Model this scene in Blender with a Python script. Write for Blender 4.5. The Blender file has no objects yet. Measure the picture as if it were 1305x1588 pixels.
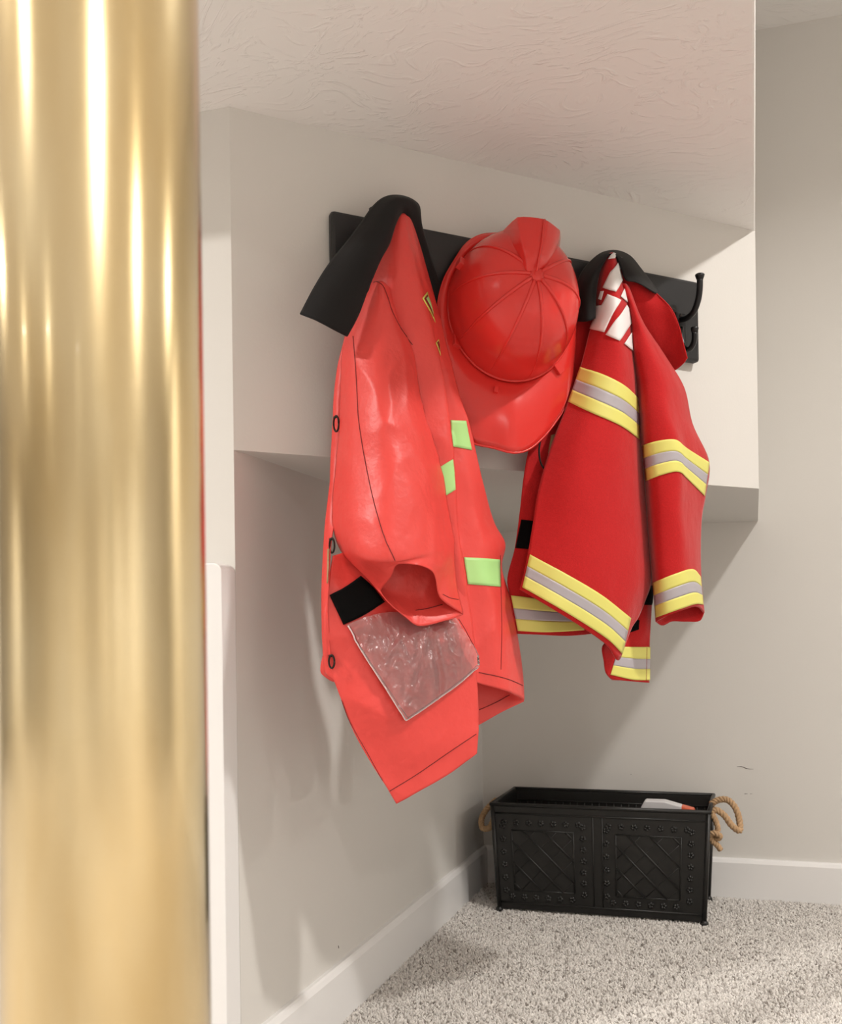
import bpy, bmesh, math, random
import numpy as np
from mathutils import Vector, Matrix, noise
from mathutils.bvhtree import BVHTree

random.seed(7)
SC = bpy.context.scene
COL = SC.collection

# ------------------------------------------------------------------ camera
IW, IH = 1305, 1588
FPX = 1554.05
PPX, PPY = IW/2 + 39.77, IH/2 + 177.86          # lens axis in the frame (vertical shift lens)
CAM = np.array([.7957, -2.9438, .7672])
YAW, PITCH, ROLL = .2978, .0039, -.0136
_cy, _sy, _cp, _sp = math.cos(YAW), math.sin(YAW), math.cos(PITCH), math.sin(PITCH)
FWD = np.array([-_sy*_cp, _cy*_cp, _sp]); RGT = np.array([_cy, _sy, 0.0]); UPV = np.cross(RGT, FWD)
_c, _s = math.cos(ROLL), math.sin(ROLL)
RGT, UPV = _c*RGT + _s*UPV, _c*UPV - _s*RGT
cd = bpy.data.cameras.new('camera'); cam = bpy.data.objects.new('camera', cd); COL.objects.link(cam)
m = Matrix.Identity(4)
for i in range(3):
    m[i][0] = RGT[i]; m[i][1] = UPV[i]; m[i][2] = -FWD[i]; m[i][3] = CAM[i]
cam.matrix_world = m
cd.sensor_fit = 'VERTICAL'; cd.sensor_height = 36.0; cd.sensor_width = 36.0
cd.lens = FPX/IH*36.0
cd.shift_x = -39.77/IH; cd.shift_y = 177.86/IH
cd.clip_start = .02
cd.dof.use_dof = True; cd.dof.focus_distance = 1.75; cd.dof.aperture_fstop = 16
SC.camera = cam

# ------------------------------------------------------------------ colour management, world
vs = SC.view_settings
vs.view_transform = 'Standard'; vs.look = 'None'; vs.gamma = 1.0; vs.use_curve_mapping = False
vs.exposure = 0.38
wd = bpy.data.worlds.new('world'); SC.world = wd; wd.use_nodes = True
wd.node_tree.nodes['Background'].inputs[0].default_value = (1, .95, .9, 1)
wd.node_tree.nodes['Background'].inputs[1].default_value = .15

# recessed ceiling lamps of the room: x, y, power in watts (built further down as fixtures)
LAMPS = [(1.70, -1.50, 22), (4.7, -.70, 40), (4.6, -3.6, 50), (2.26, -4.97, 50), (-1.20, -2.95, 40), (-1.10, -4.35, 14), (-3.6, -6.3, 50),
         (6.8, -5.5, 50), (6.8, -8.7, 50), (1.9, -8.3, 50), (-1.2, -7.8, 46), (-7.2, -7.0, 50), (-4.0, -3.2, 40)]
LAMP_COL = (1.0, .96, .912)

# ------------------------------------------------------------------ helpers
Q = math.sqrt(.5)
L_, D_, E_, H1, H2, H3 = 1.504, .809, .695, 1.0623, 1.6155, 2.44
WO = np.array([0, -L_, 0]); WU = np.array([Q, Q, 0]); WN = np.array([Q, -Q, 0]); ZZ = np.array([0, 0, 1.0])

def ray(x, y): return FWD + RGT*((x-PPX)/FPX) - UPV*((y-PPY)/FPX)
def P(x, y, w=0.0):
    """point at distance w in front of the diagonal wall"""
    d = ray(x, y); t = ((WO + w*WN - CAM) @ WN)/(d @ WN); return CAM + t*d
def PL(x, y, ax, val):
    d = ray(x, y); return CAM + d*((val-CAM[ax])/d[ax])
def WP(u, z, w): return WO + WU*u + WN*w + ZZ*z

def rootloc(o):
    while o.parent: o = o.parent
    return np.array(o.location)
def mk(name, verts, faces, mat, parent=None, smooth=True, solid=0.0, off=-1.0):
    verts = np.asarray(verts, float)
    if parent is not None: verts = verts - rootloc(parent)
    me = bpy.data.meshes.new(name); me.from_pydata(verts.tolist(), [], [list(f) for f in faces]); me.update()
    o = bpy.data.objects.new(name, me); COL.objects.link(o)
    if parent is not None: o.parent = parent
    if mat: me.materials.append(mat)
    if smooth:
        me.polygons.foreach_set('use_smooth', [True]*len(me.polygons))
    if solid:
        s = o.modifiers.new('thickness', 'SOLIDIFY'); s.thickness = solid; s.offset = off
    return o
def thing(name, label, cat, loc, group=None):
    o = bpy.data.objects.new(name, None); COL.objects.link(o); o.location = tuple(float(v) for v in loc)
    o.empty_display_size = .05
    return tag(o, label, cat, group)
def tag(o, label=None, cat=None, group=None, kind=None):
    if label: o['label'] = label
    if cat: o['category'] = cat
    if group: o['group'] = group
    if kind: o['kind'] = kind
    return o
def box_vf(a, b):
    x0, y0, z0 = a; x1, y1, z1 = b
    v = [(x0,y0,z0),(x1,y0,z0),(x1,y1,z0),(x0,y1,z0),(x0,y0,z1),(x1,y0,z1),(x1,y1,z1),(x0,y1,z1)]
    f = [(0,3,2,1),(4,5,6,7),(0,1,5,4),(1,2,6,5),(2,3,7,6),(3,0,4,7)]
    return v, f
def bevel(o, w, seg=2):
    b = o.modifiers.new('bevel', 'BEVEL'); b.width = w; b.segments = seg; b.limit_method = 'ANGLE'; b.angle_limit = math.radians(40)
    return o
def bx(name, a, b, mat, parent=None, bev=0.0):
    v, f = box_vf(a, b); o = mk(name, v, f, mat, parent, smooth=False)
    if bev: bevel(o, bev)
    return o
def prism(name, poly, z0, z1, mat, parent=None, bev=0.0):
    n = len(poly)
    v = [(x, y, z0) for x, y in poly] + [(x, y, z1) for x, y in poly]
    f = [tuple(range(n))[::-1], tuple(range(n, 2*n))] + [(i, (i+1) % n, n+(i+1) % n, n+i) for i in range(n)]
    o = mk(name, v, f, mat, parent, smooth=False)
    if bev: bevel(o, bev)
    return o
def herm(pts, t, T):
    """smooth curve through pts (n,...) with knots t, sampled at T"""
    pts = np.asarray(pts, float); n = len(pts)
    if n == 1: return np.repeat(pts, len(T), 0)
    tg = np.zeros_like(pts)
    for i in range(n):
        if i == 0: tg[i] = (pts[1]-pts[0])/(t[1]-t[0])
        elif i == n-1: tg[i] = (pts[-1]-pts[-2])/(t[-1]-t[-2])
        else:
            a = (pts[i]-pts[i-1])/(t[i]-t[i-1]); b = (pts[i+1]-pts[i])/(t[i+1]-t[i])
            h0, h1 = t[i]-t[i-1], t[i+1]-t[i]; tg[i] = (a*h1 + b*h0)/(h0+h1)
    out = []
    for x in T:
        i = min(max(int(np.searchsorted(t, x, side='right'))-1, 0), n-2)
        h = t[i+1]-t[i]; s = (x-t[i])/h
        out.append((2*s**3-3*s**2+1)*pts[i] + (s**3-2*s**2+s)*h*tg[i] + (-2*s**3+3*s**2)*pts[i+1] + (s**3-s**2)*h*tg[i+1])
    return np.array(out)
def chord(pts, p=.6):
    pts = np.asarray(pts, float)
    d = np.linalg.norm(np.diff(pts, axis=0), axis=1)**p + 1e-6
    return np.concatenate([[0], np.cumsum(d)/d.sum()])
def resample(pts, n): 
    t = chord(pts); return herm(pts, t, np.linspace(0, 1, n))
def grid_pts(rows, nu, nv):
    R = np.array([resample(np.array(r, float), nu) for r in rows])     # rows x nu x 3
    if len(rows) == nv: return R
    d = np.array([np.linalg.norm(R[i+1]-R[i], axis=1).mean() for i in range(len(R)-1)])**.8 + 1e-6
    t = np.concatenate([[0], np.cumsum(d)/d.sum()])
    return herm(R, t, np.linspace(0, 1, nv))
def gfaces(nv, nu, closed=False):
    f = []
    for j in range(nv-1):
        for i in range(nu if closed else nu-1):
            k = (i+1) % nu
            f.append((j*nu+i, (j+1)*nu+i, (j+1)*nu+k, j*nu+k))
    return f
def P3(rows): return [[P(*q) for q in r] for r in rows]
def wrinkle(V, amp, sc=(9, 9, 3.2), seed=0.0, nrm=None, crease=0.0):
    n = WN if nrm is None else nrm
    out = V.copy().reshape(-1, 3)
    for k, p in enumerate(out):
        u = (p-WO) @ WU; w = (p-WO) @ WN
        a = noise.noise(Vector((u*sc[0]+seed, w*sc[1], p[2]*sc[2]))) + .45*noise.noise(Vector((u*sc[0]*2.7+seed, w*sc[1]*2, p[2]*sc[2]*2.3+4)))
        d = n*a*amp
        if crease:
            q1 = noise.noise(Vector((u*9+p[2]*5+seed, w*9, p[2]*7-u*3))); q2 = noise.noise(Vector((u*22-p[2]*8+seed, w*18, p[2]*13+2)))
            d = d + n*crease*((1-2.2*abs(q1)**.8)*.8 + (1-2.4*abs(q2)**.8)*.55*max(0, noise.noise(Vector((u*6+9, seed, p[2]*4)))+.25))
        out[k] = p + d
    return out.reshape(V.shape)
def sheet(name, rows, mat, parent, nu=40, nv=60, amp=.003, seed=0.0, solid=.0016, crease=0.0):
    G = grid_pts(P3(rows), nu, nv)
    if amp: G = wrinkle(G, amp, seed=seed, crease=crease)
    o = mk(name, G.reshape(-1, 3), gfaces(nv, nu), mat, parent, solid=solid, off=0)
    return o
def tubesheet(name, front, back, mat, parent, nu=40, nv=60, amp=.003, seed=0.0, solid=.0016, crease=0.0):
    A = grid_pts(P3(front), nu, nv); B = grid_pts(P3(back), nu, nv)[:, ::-1][:, 1:-1]
    G = wrinkle(np.concatenate([A, B], 1), amp, seed=seed, crease=crease)
    n = G.shape[1]
    return mk(name, G.reshape(-1, 3), gfaces(nv, n, True), mat, parent, solid=solid, off=0)
def bvh(*objs):
    V = []; F = []
    for o in objs:
        k = len(V); r = rootloc(o)
        V += [tuple(np.array(v.co)+r) for v in o.data.vertices]; F += [[k+i for i in p.vertices] for p in o.data.polygons]
    return BVHTree.FromPolygons(V, F)
def hit(tree, x, y):
    d = Vector(ray(x, y)).normalized(); o = Vector(CAM)
    loc, n, i, dist = tree.ray_cast(o, d)
    if loc is None: return None, None
    if n.dot(d) > 0: n = -n
    return np.array(loc), np.array(n)
def project(tree, pts, off):
    """pixels -> points just proud of a cloth surface"""
    out = []; last = None
    cen = np.mean([p[:2] for p in pts], 0)
    for p in pts:
        q = np.array(p[:2], float); L = None
        for k in range(14):
            L, n = hit(tree, *q)
            if L is not None: break
            q = q + (cen-q)*.06
        out.append(None if L is None else L + n*off)
    good = [o for o in out if o is not None]
    return [g if g is not None else (good[0] if good else P(*p[:2], .1)) for g, p in zip(out, pts)]
def decal(name, tree, rows, mat, parent, nu=14, nv=6, off=.0016, solid=.0010, jump=.03):
    G = grid_pts([[(x, y, 0) for x, y in r] for r in rows], nu, nv).reshape(-1, 3)
    V = project(tree, G, off)
    F = [f for f in gfaces(nv, nu) if max(np.linalg.norm(V[a]-V[b]) for a in f for b in f) < jump]
    return mk(name, V, F, mat, parent, solid=solid, off=0)
def polydecal(name, tree, poly, mat, parent, off=.0016, solid=.0008, cuts=3):
    bm = bmesh.new(); vs_ = [bm.verts.new((x, y, 0)) for x, y in poly]; bm.faces.new(vs_)
    bmesh.ops.triangulate(bm, faces=bm.faces[:]); bmesh.ops.subdivide_edges(bm, edges=bm.edges[:], cuts=cuts, use_grid_fill=True)
    bm.verts.ensure_lookup_table()
    pts = [tuple(v.co) for v in bm.verts]; F = [[v.index for v in f.verts] for f in bm.faces]; bm.free()
    return mk(name, project(tree, pts, off), F, mat, parent, solid=solid, off=0)
def tube_vf(path, rad, n=8, caps=True):
    path = np.asarray(path, float); m_ = len(path)
    rad = np.full(m_, rad) if np.isscalar(rad) else np.asarray(rad, float)
    tg = np.gradient(path, axis=0); tg /= np.linalg.norm(tg, axis=1)[:, None] + 1e-12
    a = np.array([0, 0, 1.0]) if abs(tg[0][2]) < .9 else np.array([1.0, 0, 0])
    nr = np.cross(tg[0], a); nr /= np.linalg.norm(nr); V = []; F = []
    for i in range(m_):
        nr = nr - tg[i]*(nr @ tg[i]); nr /= np.linalg.norm(nr); b = np.cross(tg[i], nr)
        for k in range(n):
            t = 2*math.pi*k/n; V.append(path[i] + rad[i]*(math.cos(t)*nr + math.sin(t)*b))
    for i in range(m_-1):
        for k in range(n):
            F.append((i*n+k, i*n+(k+1) % n, (i+1)*n+(k+1) % n, (i+1)*n+k))
    if caps: F.append(tuple(range(n))[::-1]); F.append(tuple((m_-1)*n+k for k in range(n)))
    return V, F
def tube(name, path, rad, mat, parent=None, n=8, res=None):
    if res: path = resample(path, res)
    V, F = tube_vf(path, rad, n); return mk(name, V, F, mat, parent)
def join_vf(parts):
    V = []; F = []
    for v, f in parts:
        k = len(V); V += [tuple(p) for p in v]; F += [tuple(i+k for i in q) for q in f]
    return V, F
def seam(name, tree, poly, mat, parent, rad=.0007, n=60, off=.0012):
    R = resample(np.array([(x, y, 0) for x, y in poly], float), n)
    V = project(tree, R, off)
    return tube(name, V, rad, mat, parent, n=5)

# ------------------------------------------------------------------ materials
def nd(nt, t, **k):
    n = nt.nodes.new(t)
    for a, b in k.items(): setattr(n, a, b)
    return n
def mat(name, col, rough=.6, metal=0.0, spec=.5, bump=None, var=None, sheen=0.0, extra=None):
    """bump = list of (scale, strength, distance[, stretch]); var = (scale, amount)"""
    m_ = bpy.data.materials.new(name); m_.use_nodes = True; nt = m_.node_tree; b = nt.nodes['Principled BSDF']
    b.inputs['Base Color'].default_value = (*col, 1); b.inputs['Roughness'].default_value = rough
    b.inputs['Metallic'].default_value = metal; b.inputs['Specular IOR Level'].default_value = spec
    if sheen: b.inputs['Sheen Weight'].default_value = sheen; b.inputs['Sheen Roughness'].default_value = .4
    tc = nd(nt, 'ShaderNodeTexCoord'); last = None
    for q in (bump or []):
        nz = nd(nt, 'ShaderNodeTexNoise'); nz.inputs['Scale'].default_value = q[0]; nz.inputs['Detail'].default_value = 4
        if len(q) > 3:
            mp = nd(nt, 'ShaderNodeMapping'); mp.inputs['Scale'].default_value = q[3]
            nt.links.new(tc.outputs['Object'], mp.inputs[0]); nt.links.new(mp.outputs[0], nz.inputs['Vector'])
        else: nt.links.new(tc.outputs['Object'], nz.inputs['Vector'])
        bp = nd(nt, 'ShaderNodeBump'); bp.inputs['Strength'].default_value = q[1]; bp.inputs['Distance'].default_value = q[2]
        nt.links.new(nz.outputs['Fac'], bp.inputs['Height'])
        if last: nt.links.new(last.outputs[0], bp.inputs['Normal'])
        last = bp
    if last: nt.links.new(last.outputs[0], b.inputs['Normal'])
    if var:
        nz = nd(nt, 'ShaderNodeTexNoise'); nz.inputs['Scale'].default_value = var[0]; nz.inputs['Detail'].default_value = 3
        nt.links.new(tc.outputs['Object'], nz.inputs['Vector'])
        mx = nd(nt, 'ShaderNodeMix', data_type='RGBA'); mx.inputs[6].default_value = (*[c*(1-var[1]) for c in col], 1)
        mx.inputs[7].default_value = (*[min(1, c*(1+var[1])) for c in col], 1)
        nt.links.new(nz.outputs['Fac'], mx.inputs[0]); nt.links.new(mx.outputs[2], b.inputs['Base Color'])
    if extra: extra(nt, b)
    return m_
M = {}
M['wall'] = mat('wall_paint', (.70, .68, .645), .62, spec=.3, bump=[(220, .12, .0012)])
M['white'] = mat('white_trim_paint', (.82, .81, .80), .4, spec=.4)
M['far'] = mat('far_wall_paint', (.80, .78, .75), .7)

def ceiling_extra(nt, b):
    tc = nd(nt, 'ShaderNodeTexCoord')
    # brushed "crow's foot" plaster: short ridges whose direction wanders
    wz = nd(nt, 'ShaderNodeTexNoise'); wz.inputs['Scale'].default_value = 4.5; wz.inputs['Detail'].default_value = 1
    nt.links.new(tc.outputs['Object'], wz.inputs['Vector'])
    mixv = nd(nt, 'ShaderNodeMix', data_type='VECTOR'); mixv.inputs[0].default_value = .28
    nt.links.new(tc.outputs['Object'], mixv.inputs[4]); nt.links.new(wz.outputs['Color'], mixv.inputs[5])
    mp = nd(nt, 'ShaderNodeMapping'); mp.inputs['Scale'].default_value = (26, 62, 30); mp.inputs['Rotation'].default_value = (0, 0, .5)
    nt.links.new(mixv.outputs[1], mp.inputs[0])
    n1 = nd(nt, 'ShaderNodeTexNoise'); n1.inputs['Scale'].default_value = 1.0; n1.inputs['Detail'].default_value = 3; n1.inputs['Distortion'].default_value = 1.2
    nt.links.new(mp.outputs[0], n1.inputs['Vector'])
    cr = nd(nt, 'ShaderNodeValToRGB'); cr.color_ramp.elements[0].position = .50; cr.color_ramp.elements[1].position = .76; cr.color_ramp.interpolation = 'EASE'
    nt.links.new(n1.outputs['Fac'], cr.inputs[0])
    bp = nd(nt, 'ShaderNodeBump'); bp.inputs['Strength'].default_value = .45; bp.inputs['Distance'].default_value = .0035
    nt.links.new(cr.outputs[0], bp.inputs['Height']); nt.links.new(bp.outputs[0], b.inputs['Normal'])
M['ceil'] = mat('textured_ceiling', (.86, .84, .815), .75, extra=ceiling_extra)
M['carpet'] = mat('carpet_backing', (.42, .39, .36), .95, var=(60, .3))
def pile_extra(nt, b):
    oi = nd(nt, 'ShaderNodeObjectInfo'); cr = nd(nt, 'ShaderNodeValToRGB'); cr.color_ramp.interpolation = 'CONSTANT'
    e = cr.color_ramp.elements; e[0].position = 0; e[0].color = (.68, .65, .615, 1); e[1].position = .45; e[1].color = (.59, .56, .53, 1)
    for p, c in ((.68, (.76, .73, .69, 1)), (.88, (.42, .39, .36, 1)), (.965, (.26, .235, .21, 1))):
        k = e.new(p); k.color = c
    nt.links.new(oi.outputs['Random'], cr.inputs[0]); nt.links.new(cr.outputs[0], b.inputs['Base Color'])
M['pile'] = mat('carpet_pile', (.6, .57, .53), .95, spec=.1, extra=pile_extra)
M['black_wood'] = mat('black_painted_wood', (.012, .012, .013), .42, bump=[(30, .1, .001, (1, 1, 9))])
M['black_iron'] = mat('black_iron', (.010, .010, .011), .35, metal=.3)
def nylon_extra(nt, b): b.inputs['Coat Weight'].default_value = .06; b.inputs['Coat Roughness'].default_value = .35
M['nylon'] = mat('coral_nylon', (.77, .060, .050), .44, spec=.5, bump=[(26, .3, .008), (55, .25, .004), (1400, .06, .0004)], extra=nylon_extra)
M['nylon_in'] = mat('nylon_seam_thread', (.16, .008, .008), .7)
M['felt'] = mat('red_felt', (.49, .0135, .015), .85, spec=.2, sheen=.25, bump=[(700, .45, .0010), (14, .3, .012)], var=(420, .22))
M['felt_thread'] = mat('dark_red_edge', (.25, .006, .008), .8)
M['black_cloth'] = mat('black_cloth', (.010, .009, .009), .75, spec=.25, bump=[(20, .2, .006), (900, .1, .0004)], sheen=.05)
M['velcro'] = mat('black_velcro', (.004, .004, .004), .95, spec=.1, bump=[(900, .4, .0008)])
M['green'] = mat('pale_green_tape', (.44, .78, .28), .45, spec=.4, bump=[(700, .05, .0004)])
M['yellow'] = mat('yellow_tape', (.73, .69, .17), .55, bump=[(700, .1, .0004)])
M['silver'] = mat('silver_tape', (.42, .39, .42), .42, spec=.5, bump=[(700, .1, .0004)])
M['print_yellow'] = mat('yellow_print', (.75, .72, .14), .5)
M['letter'] = mat('white_print', (.83, .80, .79), .5)
M['helmet'] = mat('red_plastic', (.72, .034, .028), .22, spec=.5, bump=[(6, .05, .004)])
def vinyl_extra(nt, b):
    # clear sheet: see-through with a glossy fresnel skin and a trace of haze
    out = [n for n in nt.nodes if n.type == 'OUTPUT_MATERIAL'][0]
    tr = nd(nt, 'ShaderNodeBsdfTransparent'); tr.inputs[0].default_value = (.95, .93, .93, 1)
    gl = nd(nt, 'ShaderNodeBsdfGlossy'); gl.inputs['Roughness'].default_value = .17
    df = nd(nt, 'ShaderNodeBsdfDiffuse'); df.inputs[0].default_value = (.85, .8, .8, 1)
    bp = [n for n in nt.nodes if n.type == 'BUMP'][-1]
    for n in (gl, df): nt.links.new(bp.outputs[0], n.inputs['Normal'])
    fr_ = nd(nt, 'ShaderNodeFresnel'); fr_.inputs[0].default_value = 1.85; nt.links.new(bp.outputs[0], fr_.inputs['Normal'])
    m1 = nd(nt, 'ShaderNodeMixShader'); m1.inputs[0].default_value = .12; nt.links.new(tr.outputs[0], m1.inputs[1]); nt.links.new(df.outputs[0], m1.inputs[2])
    m2 = nd(nt, 'ShaderNodeMixShader'); nt.links.new(fr_.outputs[0], m2.inputs[0]); nt.links.new(m1.outputs[0], m2.inputs[1]); nt.links.new(gl.outputs[0], m2.inputs[2])
    nt.links.new(m2.outputs[0], out.inputs['Surface'])
M['vinyl'] = mat('clear_vinyl', (.9, .82, .82), .08, spec=.9, bump=[(30, .5, .008), (80, .3, .002)], extra=vinyl_extra)
M['vinyl_edge'] = mat('milky_vinyl_edge', (.85, .70, .70), .12, spec=.9, bump=[(160, .8, .004)])
M['metal_dark'] = mat('dark_snap_metal', (.03, .025, .022), .3, metal=.8)
M['brass_label'] = mat('tan_label', (.42, .27, .13), .4)
M['tin'] = mat('black_embossed_tin', (.012, .0115, .0105), .38, spec=.45, bump=[(60, .25, .002), (400, .1, .0006)], var=(25, .5))
M['rope'] = mat('jute_rope', (.50, .33, .19), .95, spec=.1, bump=[(700, .5, .0012)], var=(150, .3))
M['toy_white'] = mat('white_plastic', (.72, .71, .72), .35)
M['toy_orange'] = mat('orange_plastic', (.75, .14, .06), .35)
M['scuff'] = mat('dark_scuff', (.10, .08, .07), .8)
def brass_extra(nt, b):
    tc = nd(nt, 'ShaderNodeTexCoord')
    mp = nd(nt, 'ShaderNodeMapping'); mp.inputs['Scale'].default_value = (30, 30, 7.0)
    nt.links.new(tc.outputs['Object'], mp.inputs[0])
    n1 = nd(nt, 'ShaderNodeTexNoise'); n1.inputs['Scale'].default_value = 1.0; n1.inputs['Detail'].default_value = 4
    nt.links.new(mp.outputs[0], n1.inputs['Vector'])
    cr = nd(nt, 'ShaderNodeValToRGB'); e = cr.color_ramp.elements
    e[0].position = .3; e[0].color = (.72, .545, .27, 1); e[1].position = .72; e[1].color = (.83, .71, .45, 1)
    nt.links.new(n1.outputs['Fac'], cr.inputs[0]); nt.links.new(cr.outputs[0], b.inputs['Base Color'])
    mr = nd(nt, 'ShaderNodeMapRange'); mr.inputs[3].default_value = .15; mr.inputs[4].default_value = .25
    b.inputs['Coat Weight'].default_value = .55; b.inputs['Coat Roughness'].default_value = .045
    nt.links.new(n1.outputs['Fac'], mr.inputs[0]); nt.links.new(mr.outputs[0], b.inputs['Roughness'])
    mp2 = nd(nt, 'ShaderNodeMapping'); mp2.inputs['Scale'].default_value = (40, 40, 9)
    nt.links.new(tc.outputs['Object'], mp2.inputs[0])
    n2 = nd(nt, 'ShaderNodeTexNoise'); n2.inputs['Scale'].default_value = 1.0; n2.inputs['Detail'].default_value = 2
    nt.links.new(mp2.outputs[0], n2.inputs['Vector'])
    bp = nd(nt, 'ShaderNodeBump'); bp.inputs['Strength'].default_value = .05; bp.inputs['Distance'].default_value = .001
    nt.links.new(n2.outputs['Fac'], bp.inputs['Height']); nt.links.new(bp.outputs[0], b.inputs['Normal'])
M['brass'] = mat('polished_brass', (.80, .62, .30), .2, metal=1.0, extra=brass_extra)
def emit(name, col, st):
    m_ = bpy.data.materials.new(name); m_.use_nodes = True; b = m_.node_tree.nodes['Principled BSDF']
    b.inputs['Base Color'].default_value = (.8, .8, .8, 1); b.inputs['Emission Color'].default_value = (*col, 1); b.inputs['Emission Strength'].default_value = st
    return m_
M['lens'] = emit('lamp_lens', LAMP_COL, 6.0)

# ------------------------------------------------------------------ the room shell
XL, XR, YF, YS = -8.4, 8.2, -10.4, -1.80
S = lambda o: tag(o, kind='structure')
S(bx('floor', (XL, YF, -.05), (XR, 0, 0), M['carpet']))
S(bx('ceiling', (XL, YF, H3), (XR, 0, H3+.05), M['ceil']))
wall_back = S(bx('wall_back', (-.1, 0, 0), (XR, .1, H3), M['wall']))
wall_left = S(bx('wall_left', (-.1, -L_, 0), (0, 0, H1), M['wall']))
S(prism('wall_diagonal', [(-.1, -L_), (0, -L_), (D_, -E_), (D_, 0), (-.1, 0)], H1, H2, M['wall']))
S(bx('ceiling_low', (XL, YS, H2), (D_, 0, H3), M['ceil'], bev=.004))
S(bx('wall_end', (XL, -L_, 0), (-.1, -L_+.1, H2), M['wall']))
S(bx('wall_right', (XR, YF, 0), (XR+.1, .1, H3), M['far']))
S(bx('wall_front', (XL, YF-.1, 0), (XR, YF, H3), M['far']))
S(bx('wall_far_left', (XL-.1, YF, 0), (XL, -L_+.1, H3), M['far']))
HB = .1149
def baseboard(name, p, q, n):
    p, q, n = np.array(p, float), np.array(q, float), np.array(n, float)
    prof = [(0, 0), (.0155, 0), (.0155, HB-.012), (.011, HB-.003), (.008, HB), (0, HB)]
    V = [a + n*x + ZZ*z for a in (p, q) for x, z in prof]; k = len(prof)
    F = [tuple(range(k)), tuple(range(k, 2*k))[::-1]] + [(i, (i+1) % k, k+(i+1) % k, k+i) for i in range(k)]
    return S(mk(name, V, F, M['white'], smooth=False))
baseboard('baseboard_left', (0, -L_, 0), (0, 0, 0), (1, 0, 0))
baseboard('baseboard_back', (0, 0, 0), (XR, 0, 0), (0, -1, 0))
baseboard('baseboard_right', (XR, YF, 0), (XR, 0, 0), (-1, 0, 0))
baseboard('baseboard_front', (XL, YF, 0), (XR, YF, 0), (0, 1, 0))
# white half-height panel with a rounded corner against the end wall
pr = .014
prof = [(-.75, 0), (0, 0), (0, .878-pr)] + [(-pr+pr*math.cos(a), .878-pr+pr*math.sin(a)) for a in np.linspace(0, math.pi/2, 7)[1:]] + [(-.75, .878)]
n_ = len(prof)
V = [(x, y, z) for y in (-L_-.044, -L_) for x, z in prof]
F = [tuple(range(n_)), tuple(range(n_, 2*n_))[::-1]] + [(i, n_+i, n_+(i+1) % n_, (i+1) % n_) for i in range(n_)]
S(bevel(mk('trim_1', V, F, M['white'], smooth=False), .0015))
# scuffs on the walls
def scuff(pts, ax, val, parent, rad=.0012):
    R = resample(np.array([PL(x, y, ax, val) for x, y in pts]), 16)
    r = rad*np.sin(np.linspace(.25, math.pi-.25, 16))
    V, F = tube_vf(R, r, 6); mk('scuff_mark', V, F, M['scuff'], parent)
scuff([(1142, 1189), (1150, 1189), (1158, 1192), (1168, 1193)], 1, 0, wall_back)
scuff([(1153, 1231), (1156, 1231), (1159, 1231)], 1, 0, wall_back, .0008)
scuff([(1162, 1231), (1166, 1231)], 1, 0, wall_back, .0006)
scuff([(977, 1201), (979, 1201)], 1, 0, wall_back, .0008)
scuff([(524, 1466), (525, 1471)], 0, 0, wall_left, .0012)

# ------------------------------------------------------------------ ceiling lamps
def lathe_vf(prof, cen, n=32):
    V = []; F = []; k = len(prof)
    for i in range(n):
        a = 2*math.pi*i/n
        for r_, z in prof: V.append((cen[0]+r_*math.cos(a), cen[1]+r_*math.sin(a), cen[2]+z))
    for i in range(n):
        j = (i+1) % n
        for q in range(k-1): F.append((i*k+q, j*k+q, j*k+q+1, i*k+q+1))
    return V, F
LAMP_WHERE = ['nearest the tin box', 'along the back wall, right of the tin box', 'level with the pole, far to its right', 'just behind the pole, to its right',
    'nearest the white half panel, left of the pole', 'behind the pole, to its left', 'second from the left wall, behind the pole', 'by the right wall, nearer the back wall', 'by the right wall, nearer the front wall',
    'by the front wall, second from the right', 'by the front wall, straight behind the pole', 'by the left wall', 'in front of the end wall, left of the pole']
for (x, y, pw), wh in zip(LAMPS, LAMP_WHERE):
    t = thing('recessed_light', 'round recessed ceiling light ' + wh, 'ceiling light', (x, y, H3), 'recessed ceiling lights')
    V, F = lathe_vf([(.085, 0), (.085, -.004), (.078, -.007), (.066, -.004), (.066, 0)], (x, y, H3)); mk('trim_ring', V, F, M['white'], t)
    V, F = lathe_vf([(.0001, -.0025), (.066, -.0025), (.066, -.0005)], (x, y, H3)); mk('lens', V, F, M['lens'], t)
    ld = bpy.data.lights.new('lamp_light', 'AREA'); ld.shape = 'DISK'; ld.size = .13; ld.energy = pw; ld.color = LAMP_COL; ld.spread = math.radians(150)
    lo = bpy.data.objects.new('lamp_light', ld); COL.objects.link(lo); lo.parent = t; lo.location = (0, 0, -.009)

# ------------------------------------------------------------------ carpet pile (stuff)
pv = [(.0, -L_-.3, 0), (1.75, -L_-.3, 0), (1.75, 0, 0), (0, 0, 0)]
pile = mk('carpet_pile', pv, [(0, 1, 2, 3)], M['pile'], smooth=False)
tag(pile, 'speckled light grey carpet pile on the floor', 'carpet', kind='stuff')
ng = bpy.data.node_groups.new('pile', 'GeometryNodeTree')
ng.interface.new_socket('Geometry', in_out='INPUT', socket_type='NodeSocketGeometry'); ng.interface.new_socket('Geometry', in_out='OUTPUT', socket_type='NodeSocketGeometry')
gi = ng.nodes.new('NodeGroupInput'); go = ng.nodes.new('NodeGroupOutput')
ds = ng.nodes.new('GeometryNodeDistributePointsOnFaces'); ds.inputs['Density'].default_value = 42000
ic = ng.nodes.new('GeometryNodeMeshIcoSphere'); ic.inputs['Radius'].default_value = 1.0; ic.inputs['Subdivisions'].default_value = 1
sm = ng.nodes.new('GeometryNodeSetMaterial'); sm.inputs['Material'].default_value = M['pile']
ip = ng.nodes.new('GeometryNodeInstanceOnPoints')
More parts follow.
